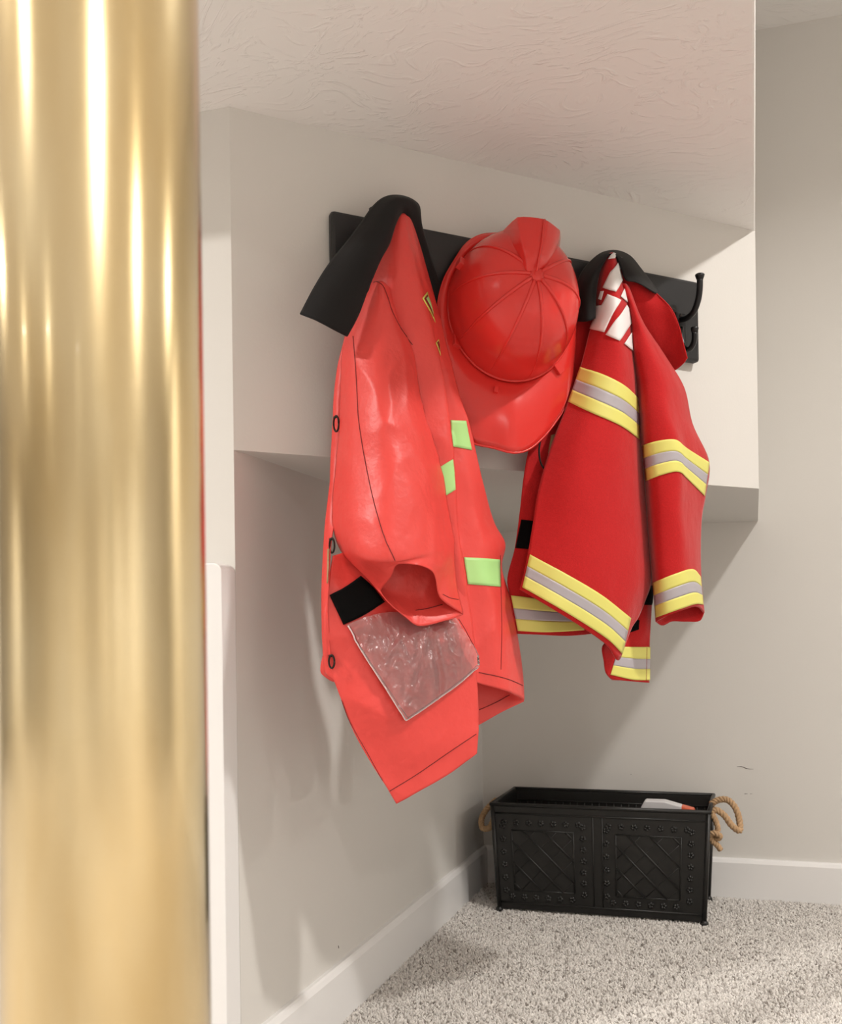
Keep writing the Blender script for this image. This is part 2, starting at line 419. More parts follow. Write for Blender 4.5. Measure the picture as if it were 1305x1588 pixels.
r1 = ng.nodes.new('FunctionNodeRandomValue'); r1.data_type = 'FLOAT_VECTOR'; r1.inputs[0].default_value = (.0022, .0022, .005); r1.inputs[1].default_value = (.0040, .0040, .0095)
r2 = ng.nodes.new('FunctionNodeRandomValue'); r2.data_type = 'FLOAT_VECTOR'; r2.inputs[0].default_value = (-.7, -.7, 0); r2.inputs[1].default_value = (.7, .7, 6.28)
lk = ng.links.new
lk(gi.outputs[0], ds.inputs['Mesh']); lk(ds.outputs['Points'], ip.inputs['Points']); lk(ic.outputs['Mesh'], sm.inputs['Geometry']); lk(sm.outputs[0], ip.inputs['Instance'])
lk(r1.outputs[0], ip.inputs['Scale']); lk(r2.outputs[0], ip.inputs['Rotation']); lk(ip.outputs[0], go.inputs[0])
pile.modifiers.new('pile', 'NODES').node_group = ng

# ------------------------------------------------------------------ brass pole
pa, pdist = -.3298, .402
fh = np.array([FWD[0], FWD[1]])/np.linalg.norm(FWD[:2]); rh = np.array([fh[1], -fh[0]])
pc = CAM[:2] + pdist*(math.cos(pa)*fh + math.sin(pa)*rh)
nz_, na_ = 160, 72; V = []
for j in range(nz_):
    z = H3*j/(nz_-1)
    for i in range(na_):
        a = 2*math.pi*i/na_
        rr = .038*(1 + .0016*noise.noise(Vector((math.cos(a)*1.5, math.sin(a)*1.5, z*4.0))))
        V.append((pc[0]+rr*math.cos(a), pc[1]+rr*math.sin(a), z))
F = [(j*na_+i, j*na_+(i+1) % na_, (j+1)*na_+(i+1) % na_, (j+1)*na_+i) for j in range(nz_-1) for i in range(na_)]
F += [tuple(range(na_))[::-1], tuple((nz_-1)*na_+i for i in range(na_))]
tag(mk('fire_pole', V, F, M['brass']), 'polished brass fire pole standing floor to ceiling in the foreground', 'pole')

# ------------------------------------------------------------------ coat rack
rack = thing('coat_rack', 'long black board coat rack with iron hooks on the diagonal wall', 'coat rack', WP(.567, 1.39, 0))
def wbox(name, u0, u1, z0, z1, w0, w1, mt, parent, bev=0.0):
    c = [(u0,z0,w0),(u1,z0,w0),(u1,z0,w1),(u0,z0,w1),(u0,z1,w0),(u1,z1,w0),(u1,z1,w1),(u0,z1,w1)]
    o = mk(name, [WP(*q) for q in c], [(0,1,2,3),(4,7,6,5),(0,4,5,1),(1,5,6,2),(2,6,7,3),(3,7,4,0)], mt, parent, smooth=False)
    if bev: bevel(o, bev)
    return o
wbox('board', .166, .966, 1.308, 1.473, .0005, .020, M['black_wood'], rack, .006)
def hook(u):
    c = WP(u, 0, 0); up = lambda z, w, du=0: WP(u+du, z, w)
    pl = wbox('hook', u-.014, u+.014, 1.328, 1.402, .0195, .024, M['black_iron'], rack, .002)
    p = resample([up(1.388, .022), up(1.386, .040), up(1.392, .060), up(1.412, .074), up(1.432, .079), up(1.452, .080)], 22)
    tube('upper_arm', p, .0062, M['black_iron'], pl, 10)
    tube('knob', [up(1.450, .080), up(1.456, .080), up(1.460, .080), up(1.462, .080)], [.0062, .0085, .0095, .007], M['black_iron'], pl, 12)
    p = resample([up(1.372, .023), up(1.345, .026), up(1.327, .034), up(1.322, .048), up(1.332, .060), up(1.352, .063)], 22)
    tube('lower_arm', p, .0055, M['black_iron'], pl, 10)
    tube('knob', [up(1.350, .063), up(1.356, .063), up(1.360, .063), up(1.362, .063)], [.0055, .0075, .0082, .006], M['black_iron'], pl, 12)
    for z in (1.395, 1.335):
        V, F = tube_vf([up(z, .0235), up(z, .0262)], [.0042, .003], 10); mk('screw', V, F, M['metal_dark'], pl)
for u in (.217, .555, .712, .914): hook(u)

# ------------------------------------------------------------------ coral nylon jacket
JL = thing('fire_jacket', 'shiny coral red fireman jacket with pale green stripes and clear pocket, left of helmet', 'jacket', P(640, 1100, .06))
body = sheet('back_panel', [
    [(606,330,.070),(612,327,.074),(618,325,.078),(623,326,.078),(628,328,.074),(632,331,.070),(636,335,.062)],
    [(590,385,.07),(608,382,.09),(622,380,.100),(632,377,.098),(638,376,.088),(643,375,.08),(648,374,.050)],
    [(570,455,.065),(600,448,.095),(630,445,.112),(650,444,.110),(656,444,.095),(662,444,.085),(669,443,.055)],
    [(545,530,.06),(590,530,.09),(640,530,.120),(674,532,.118),(672,532,.095),(681,531,.086),(690,530,.075)],
    [(545,600,.06),(600,600,.09),(650,600,.122),(689,603,.124),(685,603,.092),(697,601,.088),(708,600,.080)],
    [(545,670,.06),(600,670,.09),(660,670,.122),(698,672,.126),(694,672,.090),(712,671,.088),(730,670,.082)],
    [(550,750,.06),(610,750,.085),(670,750,.120),(705,752,.124),(702,752,.090),(726,750,.090),(748,748,.075)],
    [(560,812,.06),(620,812,.085),(680,815,.116),(709,818,.120),(707,818,.092),(740,815,.088),(766,812,.05)],
    [(565,850,.06),(630,850,.085),(690,852,.114),(713,856,.118),(712,856,.094),(750,852,.092),(783,845,.055)],
    [(570,880,.06),(640,880,.085),(695,882,.112),(717,886,.116),(717,886,.096),(752,882,.094),(777,876,.05)],
    [(580,940,.06),(650,940,.085),(700,942,.108),(724,946,.112),(726,946,.098),(760,940,.098),(791,930,.05)],
    [(600,1000,.06),(660,1000,.085),(705,1002,.106),(731,1006,.108),(735,1006,.100),(770,1002,.102),(803,998,.05)],
    [(610,1045,.06),(670,1047,.085),(710,1047,.104),(736,1050,.106),(742,1052,.102),(778,1058,.104),(811,1066,.05)],
    [(612,1060,.06),(670,1062,.085),(710,1060,.104),(737,1058,.106),(742,1060,.102),(779,1070,.104),(812,1085,.05)],
], M['nylon'], JL, 72, 130, .0016, 1.0, crease=.0030)
inner = sheet('lining_panel', [
    [(700,1000,.045),(740,1005,.03),(780,1010,.03),(806,1020,.045)],
    [(700,1060,.045),(740,1066,.03),(785,1072,.03),(812,1084,.048)],
    [(698,1110,.045),(738,1100,.03),(780,1088,.03),(812,1086,.048)],
    [(698,1142,.045),(738,1126,.03),(778,1104,.03),(812,1088,.048)]], M['nylon'], JL, 24, 24, .001, 2.0)
front = sheet('front_panel', [
    [(515,862,.105),(560,850,.10),(640,850,.10),(715,850,.105)],
    [(507,910,.112),(560,900,.115),(640,900,.115),(722,905,.112)],
    [(501,970,.118),(560,965,.128),(640,960,.130),(731,962,.118)],
    [(506,1030,.120),(565,1030,.136),(650,1030,.138),(737,1035,.120)],
    [(519,1062,.122),(575,1068,.140),(650,1075,.142),(740,1084,.122)],
    [(548,1135,.124),(600,1130,.142),(660,1130,.142),(739.5,1125,.124)],
    [(580,1192,.126),(625,1180,.138),(680,1160,.138),(739,1139,.126)],
    [(601,1226,.126),(640,1205,.132),(690,1180,.132),(738,1154,.126)],
    [(613,1246,.126),(650,1226,.130),(695,1200,.130),(737,1168,.126)]], M['nylon'], JL, 60, 90, .0022, 3.0, crease=.0045)
strip = sheet('front_placket', [
    [(534,522,.060),(543,524,.065),(552,530,.070)],
    [(521,580,.060),(528,582,.070),(540,585,.075)],
    [(517,620,.060),(524,622,.070),(536,625,.075)],
    [(514,700,.060),(521,702,.072),(532,705,.078)],
    [(509,770,.065),(515,772,.076),(526,775,.082)],
    [(502,835,.075),(507,836,.088),(513,838,.100)],
    [(499,890,.090),(504,891,.108),(510,893,.118)],
    [(498,950,.095),(502,951,.110),(508,953,.122)],
    [(500,1010,.100),(505,1012,.115),(512,1014,.124)],
    [(504,1045,.105),(510,1050,.118),(518,1056,.124)]], M['nylon'], JL, 14, 90, .0022, 4.0, crease=.004)
flap = sheet('placket_flap', [
    [(503,1005,.095),(507,1010,.10),(512,1015,.105)],
    [(497,1042,.09),(504,1040,.095),(514,1040,.105)],
    [(506,1051,.09),(512,1055,.095),(520,1058,.105)]], M['nylon'], JL, 8, 10, 0, 0)
sleeve = tubesheet('sleeve', [
    [(578,440,.092),(583,438,.100),(588,437,.105),(594,440,.100),(600,446,.10)],
    [(547,494,.085),(568,488,.115),(592,486,.135),(607,490,.130),(616,500,.115)],
    [(530,543,.085),(551,541,.120),(590,540,.155),(622,540,.150),(641,546,.122)],
    [(528,620,.085),(548,620,.135),(590,620,.180),(630,620,.170),(652,620,.125)],
    [(520,710,.085),(550,712,.155),(600,712,.200),(650,712,.182),(680,716,.128)],
    [(514,780,.088),(555,782,.175),(605,782,.215),(662,782,.190),(695,788,.128)],
    [(515,812,.092),(560,820,.190),(608,820,.222),(668,815,.196),(701,825,.126)],
    [(533,861,.105),(572,866,.205),(612,868,.228),(674,852,.200),(704,866,.126)],
    [(562,890,.130),(588,878,.200),(613,872,.222),(664,868,.205),(707,902,.128)],
    [(589,916,.150),(604,894,.190),(614,875,.215),(644,876,.220),(671,888,.205),(684,928,.175),(716,953,.140)]],
   [[(578,440,.092),(583,440,.085),(588,440,.08),(594,443,.085),(600,446,.10)],
    [(547,494,.085),(568,492,.08),(592,490,.08),(607,494,.09),(616,500,.115)],
    [(530,543,.085),(551,545,.09),(590,545,.10),(622,545,.115),(641,546,.122)],
    [(528,620,.085),(548,620,.10),(590,620,.118),(630,620,.128),(652,620,.125)],
    [(520,710,.085),(550,712,.11),(600,712,.128),(650,712,.132),(680,716,.128)],
    [(514,780,.088),(555,782,.12),(605,782,.135),(662,782,.136),(695,788,.128)],
    [(515,812,.092),(560,820,.125),(608,820,.136),(668,815,.136),(701,825,.126)],
    [(533,861,.105),(572,880,.135),(612,890,.138),(674,890,.138),(704,866,.126)],
    [(562,890,.130),(588,914,.138),(613,925,.138),(664,925,.138),(707,902,.128)],
    [(589,916,.150),(600,934,.156),(625,956,.160),(645,970,.160),(690,962,.154),(704,958,.148),(716,953,.140)]],
   M['nylon'], JL, 64, 150, .0030, 5.0, crease=.0065)
collar = sheet('collar', [
    [(465,487,.13),(490,497,.148),(515,510,.150),(538,522,.140)],
    [(486,447,.125),(508,462,.145),(532,478,.148),(555,490,.138)],
    [(510,409,.115),(530,425,.138),(552,440,.142),(571,447,.132)],
    [(540,372,.105),(556,385,.130),(574,398,.135),(590,402,.122)],
    [(562,342,.098),(578,356,.122),(593,370,.125),(604,376,.112)],
    [(578,320,.092),(592,334,.116),(604,346,.118),(612,350,.104)],
    [(594,307,.085),(605,318,.108),(613,328,.110),(619,335,.096)],
    [(610,303,.078),(618,310,.100),(622,320,.100),(624,330,.088)],
    [(628,305,.070),(632,311,.088),(632,322,.088),(630,334,.078)],
    [(643,312,.062),(644,318,.074),(641,330,.074),(636,348,.066)],
    [(650,320,.052),(650,330,.062),(647,345,.062),(642,362,.056)],
    [(653,346,.044),(654,355,.052),(652,368,.052),(649,385,.048)],
    [(662,380,.036),(663,388,.042),(661,400,.042),(658,412,.040)],
    [(674,420,.032),(674,430,.036),(672,440,.036),(668,447,.034)],
    [(686,456,.028),(685,462,.030),(682,468,.030),(677,474,.030)]], M['black_cloth'], JL, 18, 90, .0012, 6.0, .0026)
tb, tf, ts = bvh(body), bvh(front), bvh(sleeve)
c2 = lambda L: [(460+x/3.2625, 640+y/3.2625) for x, y in L]
c1 = lambda L: [(440+x/3.2625, 280+y/3.2625) for x, y in L]
c3 = lambda L: [(460+x/3.2625, 900+y/3.2625) for x, y in L]
tb_ = tb
decal('green_stripe', tb, [c2([(776,38),(815,40),(853,42)]), c2([(780,105),(830,112),(867,116)]), c2([(788,172),(840,182),(882,190)])], M['green'], JL, 10, 10, jump=.06)
decal('green_stripe', tb, [c2([(712,284),(750,258),(786,236)]), c2([(726,355),(760,335),(794,312)]), c2([(742,426),(772,408),(799,390)])], M['green'], JL, 10, 10)
decal('green_stripe', tb, [c2([(842,732),(930,736),(1022,742)]), c2([(852,800),(940,806),(1024,812)]), c2([(862,868),(950,875),(1026,882)])], M['green'], JL, 14, 10)
g = polydecal('yellow_print', tb, c1([(697,597),(722,564),(734,612),(762,720),(740,672)]), M['print_yellow'], JL)
polydecal('print_gap', tb, c1([(704,600),(718,580),(728,615),(750,690),(738,660)]), M['felt_thread'], g, .0026)
polydecal('print_core', tb, c1([(712,600),(721,588),(733,618),(748,676),(736,645)]), M['green'], g, .0034)
g = polydecal('yellow_print', tb, c1([(765,822),(779,804),(784,830),(789,888),(776,850)]), M['print_yellow'], JL)
polydecal('print_gap', tb, c1([(769,822),(777,814),(782,835),(784,866),(776,840)]), M['felt_thread'], g, .0026)
seam('sleeve_seam', ts, [(548,522),(552,571),(555,626),(556,645),(564,701),(582,787),(598,839),(612,869)], M['nylon_in'], JL)
seam('armhole_seam', bvh(sleeve, body), c1([(455,517),(470,513),(495,530),(520,585),(545,660),(590,750),(650,832)]), M['nylon_in'], JL)
seam('hem_seam', tf, c3([(462,1070),(600,985),(760,875),(905,778)]), M['nylon_in'], JL)
seam('edge_seam', tf, c3([(185,520),(260,700),(360,880),(460,1065)]), M['nylon_in'], JL, .0005)
seam('hem_seam', tb, c3([(918,466),(1000,482),(1070,502),(1140,532)]), M['nylon_in'], JL)
seam('hem_seam', bvh(inner), c3([(920,655),(1000,620),(1075,580)]), M['nylon_in'], JL)
seam('side_seam', tb, c2([(1026,722),(1030,900),(1034,1100),(1030,1300)]), M['nylon_in'], JL, .0005)
seam('cuff_seam', ts, c2([(600,1002),(660,992),(735,972)]), M['nylon_in'], JL)
seam('cuff_seam', ts, c2([(735,918),(775,938),(815,946)]), M['nylon_in'], JL, .0005, 30)
# hook-and-loop patch and clear pocket on the front panel
decal('black_patch', tf, [c2([(165,925),(250,880),(320,830)]), c2([(200,1000),(290,950),(375,880)]), c2([(235,1075),(340,1025),(440,960)])], M['velcro'], JL, 12, 12, .003, .003)
pk = decal('clear_pocket', tf, [c3([(250,232),(420,170),(610,170),(795,195)]), c3([(330,375),(500,330),(700,270),(850,295)]), c3([(430,540),(580,500),(740,400),(905,385)]), c3([(537,705),(660,625),(790,530),(920,418)])], M['vinyl'], JL, 110, 100, .009, 0)
vv = pk.data.vertices
for v in vv:
    q = Vector((v.co.x*30+v.co.y*30, v.co.z*17, 0)); q = q + Vector((noise.noise(q*.8), noise.noise(q*.8+Vector((7, 3, 0))), 0))*.9
    a = (1-2*abs(noise.noise(q)))*.0040 + (1-2*abs(noise.noise(q*2.3)))*.0020
    v.co += Vector(WN)*(a*min(1, max(0, (v.index//110-12)/24)) - .004*max(0, 1-(v.index//110)/30))
seam('pocket_seam', tf, c3([(262,240),(360,410),(470,580),(545,690)]), M['nylon_in'], pk, .0006, 60, .010)
seam('pocket_seam', tf, c3([(545,690),(660,615),(790,520),(915,415)]), M['nylon_in'], pk, .0006, 60, .010)
seam('pocket_seam', tf, c3([(800,200),(860,300),(915,410)]), M['nylon_in'], pk, .0006, 40, .010)
for name, poly in (('pocket_edge', [(255,236),(350,405),(460,580),(538,705)]), ('pocket_edge', [(538,705),(660,625),(790,532),(918,424)])):
    R = resample(np.array([(x, y, 0) for x, y in c3(poly)]), 40); V = project(tf, R, .009)
    tube(name, V, .0013, M['vinyl_edge'], pk, 6)
def clip(x, y, w, h, wd_):
    c = P(x, y, w); pts = [c + WU*(wd_*math.cos(a)) + ZZ*(h*math.sin(a)) + WN*.004*math.cos(a) for a in np.linspace(0, 2*math.pi, 25)]
    o = tube('snap_ring', pts, .0016, M['metal_dark'], JL, 7)
    V, F = tube_vf([c + ZZ*h*.9 - WN*.008, c + ZZ*h*.9 + WN*.001], .0022, 8); mk('snap_post', V, F, M['metal_dark'], o)
clip(521, 657, .084, .0125, .0028); clip(514.5, 846, .108, .0115, .0026); clip(514, 1026, .130, .010, .0030)
polydecal('zip_tape', bvh(strip), [(509,852),(512,852),(512,905),(508,905)], M['brass_label'], JL, .002)

# ------------------------------------------------------------------ red felt jacket
JR = thing('fire_jacket', 'dark red felt fireman jacket with yellow and silver stripes, right of helmet', 'jacket', P(940, 1050, .05))
c5 = lambda L: [(780+x/3.838, 370+y/3.838) for x, y in L]
c6 = lambda L: [(770+x/3.7286, 680+y/3.7286) for x, y in L]
rl = sheet('front_panel', [
    [(893,470,.045),(905,468,.05),(925,468,.05),(950,470,.05)],
    [(886,540,.05),(900,540,.055),(925,540,.055),(955,540,.05)],
    [(868,620,.05),(890,620,.055),(915,620,.055),(955,620,.05)],
    [(822,690,.05),(850,690,.06),(890,690,.06),(955,690,.05)],
    [(813,730,.05),(840,730,.06),(890,730,.06),(955,740,.05)],
    [(805,798,.05),(830,800,.06),(880,800,.06),(955,800,.05)],
    [(798,849,.05),(825,850,.062),(880,850,.062),(955,850,.05)],
    [(786,903,.05),(820,905,.062),(880,905,.06),(955,910,.05)],
    [(790,924,.05),(822,926,.062),(880,930,.06),(950,935,.05)],
    [(796,955,.05),(825,958,.062),(880,962,.060),(945,960,.05)],
    [(801,983,.05),(828,984,.062),(880,986,.058),(942,980,.05)]], M['felt'], JR, 30, 60, .0015, 11.0, .0024)
rf = sheet('front_panel', [
    [(985,860,.06),(997,860,.07),(1008,862,.07),(1014,864,.06)],
    [(975,930,.06),(990,930,.07),(1002,932,.07),(1010,935,.06)],
    [(950,985,.06),(975,985,.07),(995,985,.07),(1007,986,.06)],
    [(934,1002,.085),(960,1003,.072),(985,1004,.07),(1006.5,1004,.06)],
    [(936,1025,.080),(962,1028,.074),(985,1030,.072),(1006,1030,.06)],
    [(941,1047,.075),(955,1049,.074),(982,1052,.072),(1006,1053,.06)],
    [(948,1054,.070),(960,1055,.074),(982,1057,.072),(1006,1059,.06)]], M['felt'], JR, 26, 40, .001, 12.0, .0024)
rb = sheet('back_panel', [
    [(941,396,.078),(945,393,.085),(949,392,.088),(953,396,.084),(956,402,.078)],
    [(930,424,.075),(938,420,.090),(948,418,.102),(956,420,.098),(961,428,.085)],
    [(924,450,.075),(935,448,.098),(950,446,.115),(962,448,.108),(968,455,.088)],
    [(921,490,.075),(936,490,.108),(955,490,.128),(970,492,.112),(978,497,.088)],
    [(914,515,.078),(932,520,.112),(955,525,.132),(973,530,.115),(980,540,.090)],
    [(900,570,.080),(925,572,.118),(955,576,.138),(977,582,.120),(986,590,.090)],
    [(881,624,.082),(915,628,.125),(950,634,.142),(977,640,.124),(990,645,.090)],
    [(858,682,.085),(900,685,.130),(945,690,.145),(978,692,.125),(994,695,.088)],
    [(835,760,.090),(885,762,.132),(935,765,.145),(980,768,.125),(1001,770,.085)],
    [(826,812,.092),(880,820,.132),(930,826,.145),(982,830,.126),(1006,842,.085)],
    [(818,858,.095),(872,872,.132),(925,888,.145),(982,895,.128),(1009,903,.085)],
    [(814,878,.095),(868,898,.132),(920,918,.144),(975,928,.130),(1001,928,.092)],
    [(810,895,.095),(862,920,.130),(915,948,.142),(965,960,.132),(989,958,.100)],
    [(807,906,.095),(856,934,.130),(908,966,.140),(956,990,.134),(979,974,.108)],
    [(805,914,.095),(852,942,.128),(905,975,.138),(942,1002,.134),(958,1024,.120),(968,1002,.112)]], M['felt'], JR, 50, 100, .0022, 13.0, .0026)
rs = tubesheet('sleeve', [
    [(960,440,.088),(964,439,.096),(968,440,.100),(971,442,.096),(974,446,.088)],
    [(974,490,.088),(979,486,.104),(984,486,.112),(989,490,.108),(994,497,.094)],
    [(978,545,.090),(988,541,.116),(1002,540,.128),(1016,542,.120),(1028,549,.098)],
    [(986,595,.090),(1000,592,.126),(1022,590,.140),(1042,593,.125),(1060,602,.088)],
    [(990,645,.090),(1004,642,.132),(1028,640,.150),(1052,645,.128),(1073,658,.08)],
    [(994,695,.090),(1008,688,.134),(1044,684,.158),(1064,696,.130),(1098,716,.078)],
    [(1000,745,.090),(1014,742,.136),(1048,734,.160),(1066,746,.130),(1093,768,.078)],
    [(1003,795,.090),(1018,792,.136),(1046,790,.158),(1068,796,.130),(1087,802,.080)],
    [(1007,850,.092),(1022,848,.136),(1052,842,.156),(1072,846,.130),(1085,852,.082)],
    [(1012,903,.095),(1026,896,.136),(1052,886,.152),(1074,882,.132),(1086,896,.086)],
    [(1015,938,.098),(1030,928,.136),(1055,918,.150),(1076,912,.132),(1089,928,.090)],
    [(1017,964,.100),(1032,956,.136),(1052,948,.148),(1080,941,.132),(1091,950,.095)]],
   [[(960,440,.088),(964,442,.084),(968,443,.083),(971,444,.084),(974,446,.088)],
    [(974,490,.088),(979,491,.084),(984,493,.083),(989,495,.086),(994,497,.094)],
    [(978,545,.090),(988,546,.084),(1002,547,.083),(1016,548,.088),(1028,549,.098)],
    [(986,595,.090),(1000,595,.080),(1022,597,.078),(1045,600,.08),(1060,602,.088)],
    [(990,645,.090),(1004,645,.075),(1028,648,.07),(1052,652,.07),(1073,658,.08)],
    [(994,695,.090),(1008,698,.075),(1044,702,.068),(1064,708,.068),(1098,716,.078)],
    [(1000,745,.090),(1014,748,.075),(1048,752,.068),(1066,758,.068),(1093,768,.078)],
    [(1003,795,.090),(1018,796,.075),(1046,798,.068),(1068,800,.068),(1087,802,.080)],
    [(1007,850,.092),(1022,850,.077),(1052,850,.07),(1072,850,.072),(1085,852,.082)],
    [(1012,903,.095),(1026,905,.08),(1052,905,.075),(1074,900,.075),(1086,896,.086)],
    [(1015,938,.098),(1030,940,.085),(1055,942,.08),(1076,938,.08),(1089,928,.090)],
    [(1017,964,.100),(1027,970,.090),(1041,964,.086),(1065,964,.085),(1086,962,.088),(1091,950,.095)]],
   M['felt'], JR, 44, 100, .0020, 14.0, .0030)
wing = sheet('lapel', [
    [(958,398,.080),(960,408,.078),(962,420,.074),(962,432,.070)],
    [(974,412,.078),(972,426,.080),(970,442,.076),(968,456,.070)],
    [(990,431,.086),(986,448,.086),(980,466,.078),(974,480,.068)],
    [(1014,452,.094),(1006,470,.092),(996,488,.080),(984,504,.066)],
    [(1040,479,.112),(1030,498,.098),(1014,516,.082),(996,530,.064)],
    [(1052,506,.116),(1042,524,.100),(1026,540,.082),(1006,552,.064)],
    [(1058,530,.116),(1052,544,.100),(1038,556,.082),(1020,566,.066)],
    [(1065,556,.116),(1060,563,.104),(1054,569,.092),(1044,576,.080)]], M['felt'], JR, 22, 50, .0008, 15.0, .0024)
tube('lapel_edge', [P(*q) for q in [(1014,452,.094),(1040,479,.112),(1052,506,.116),(1058,530,.116),(1065,556,.116)]], .0014, M['felt'], wing, 6, 30)
rc = sheet('collar', [
    [(894,498,.060),(902,499,.080),(912,498,.092),(922,494,.092)],
    [(892,470,.060),(902,470,.084),(913,470,.096),(923,468,.094)],
    [(893,446,.058),(904,446,.084),(915,446,.097),(925,444,.094)],
    [(902,422,.056),(912,424,.082),(921,424,.095),(930,420,.092)],
    [(918,403,.054),(925,408,.080),(931,410,.092),(937,405,.090)],
    [(936,391,.054),(940,394,.080),(943,396,.090),(946,394,.090)],
    [(957,389,.050),(957,393,.078),(956,396,.090),(955,398,.092)],
    [(976,397,.046),(972,402,.074),(967,408,.090),(963,416,.096)],
    [(994,418,.050),(988,422,.084),(979,426,.100),(970,434,.104)],
    [(1010,439,.046),(1004,441,.080),(998,443,.098),(990,439,.102)],
    [(1020,453,.060),(1018,454,.090),(1016,455,.104),(1012,453,.106)]], M['black_cloth'], JR, 16, 70, .0006, 16.0, .0026)
def striped(tree, top, bot, parent, n=34, cutA=.36, cutB=.66, jump=.03):
    T, B = resample(np.array([(x, y, 0) for x, y in top], float), 12), resample(np.array([(x, y, 0) for x, y in bot], float), 12)
    def band(a, b): return [[tuple((T[i]*(1-k)+B[i]*k)[:2]) for i in range(12)] for k in (a, (a+b)/2, b)]
    decal('yellow_stripe', tree, band(0, cutA), M['yellow'], parent, n, 7, .0026, jump=jump)
    decal('silver_stripe', tree, band(cutA, cutB), M['silver'], parent, n, 7, .0026, jump=jump)
    decal('yellow_stripe', tree, band(cutB, 1), M['yellow'], parent, n, 7, .0026, jump=jump)
trb, trs, trl, trf = bvh(rb), bvh(rs), bvh(rl), bvh(rf)
striped(trb, c5([(462,768),(600,815),(720,880),(803,960)]), c5([(390,975),(520,1038),(700,1120),(803,1195)]), JR)
striped(trb, c6([(192,672),(400,785),(600,905),(768,1038)]), c6([(148,862),(300,948),(500,1068),(655,1176),(718,1244)]), JR)
striped(trs, c6([(848,40),(930,15),(1030,10),(1080,50),(1222,140)]), c6([(868,245),(960,210),(1050,195),(1090,230),(1194,332)]), JR)
striped(trs, c6([(908,835),(1020,785),(1130,757),(1170,800)]), c6([(926,1036),(1050,988),(1150,958),(1186,962)]), JR)
striped(trl, c6([(80,907),(150,915),(250,930),(480,960)]), c6([(120,1112),(250,1120),(350,1118),(500,1108)]), JR)
striped(trf, c6([(700,1205),(800,1205),(880,1205)]), c6([(652,1365),(780,1395),(878,1398)]), JR)
seam('panel_seam', trf, c6([(860,1208),(858,1300),(856,1400)]), M['felt_thread'], JR, .0007, 30, .003)
decal('black_patch', trl, [c6([(140,470),(175,474),(208,478)]), c6([(122,555),(160,557),(196,560)]), c6([(106,634),(145,637),(180,640)])], M['velcro'], JR, 8, 8, .002, .002)
decal('black_patch', trf, [c6([(872,850),(900,850)]), c6([(850,962),(898,962)])], M['velcro'], JR, 6, 6, .002, .002)
decal('black_patch', trf, [c6([(775,1050),(820,1050)]), c6([(770,1122),(815,1105)])], M['velcro'], JR, 6, 6, .002, .002)
for poly in ([(628,130),(650,90),(664,95),(656,122),(640,128)], [(681,135),(706,240),(665,322),(597,297),(640,205)], [(718,285),(740,390),(690,348)],
             [(585,318),(604,316),(590,368),(574,362)], [(625,335),(692,370),(605,562),(520,542),(555,445),(556,402),(592,400)],
             [(725,398),(752,440),(756,500),(685,612),(612,577)], [(764,545),(764,672),(711,628)]):
    polydecal('white_letter', trb, c5(poly), M['letter'], JR, .0034, .0008, 7)
polydecal('care_label', trl, [(853,676),(866,672),(862,706),(848,704)], M['brass_label'], JR, .004)
tube('cord_loop', [P(840,676,.072),P(836,692,.082),P(836,708,.084),P(840,722,.082),P(848,730,.078),P(856,722,.074)], .0018, M['black_cloth'], JR, 6, 30)

# ------------------------------------------------------------------ helmet
HM = thing('fire_helmet', 'glossy red plastic fire helmet with ribbed dome hanging between two jackets', 'helmet', P(790, 690, .05))
HB_ = WP(.487, 1.336, .062); HA_ = WP(.452, 1.350, .202)
ax = HA_-HB_; hh = np.linalg.norm(ax); ax /= hh
tt = ZZ*math.cos(.10) + WU*math.sin(.10); tt = tt - ax*(tt @ ax); tt /= np.linalg.norm(tt); ss = np.cross(tt, ax); 
if ss @ WU < 0: ss = -ss
SA, TA = .116, .131
def dome(th, ph, k=1.0):
    """th from the comb direction clockwise, ph 0 at the rim to pi/2 at the crown"""
    c = math.cos(ph)**.92; s_ = math.sin(ph)**.95
    return HB_ + k*(SA*c*math.sin(th)*ss + TA*c*math.cos(th)*tt) + k*hh*s_*ax
nt_, np_ = 96, 40; V = []
for j in range(np_):
    ph = math.pi/2*j/(np_-.5)
    for i in range(nt_): V.append(dome(2*math.pi*i/nt_, ph))
F = gfaces(np_, nt_, True); V.append(HA_); k = len(V)-1
F += [((np_-1)*nt_+i, k, (np_-1)*nt_+(i+1) % nt_) for i in range(nt_)]
shell = mk('shell', V, F, M['helmet'], HM)
for a in (54, 90, 126, 162, 198, 234, 270, 306):
    th = math.radians(a); p = [dome(th, ph, 1.0) for ph in np.linspace(.12, 1.50, 40)]
    r_ = .0016 + .0020*np.linspace(0, 1, 40)
    r_[:14] *= np.linspace(.2, 1, 14)
    tube('rib', p, r_, M['helmet'], HM, 8)
V, F = tube_vf([HA_-ax*.004, HA_+ax*.002, HA_+ax*.0034], [.014, .012, .004], 20); mk('crown_boss', V, F, M['helmet'], HM)
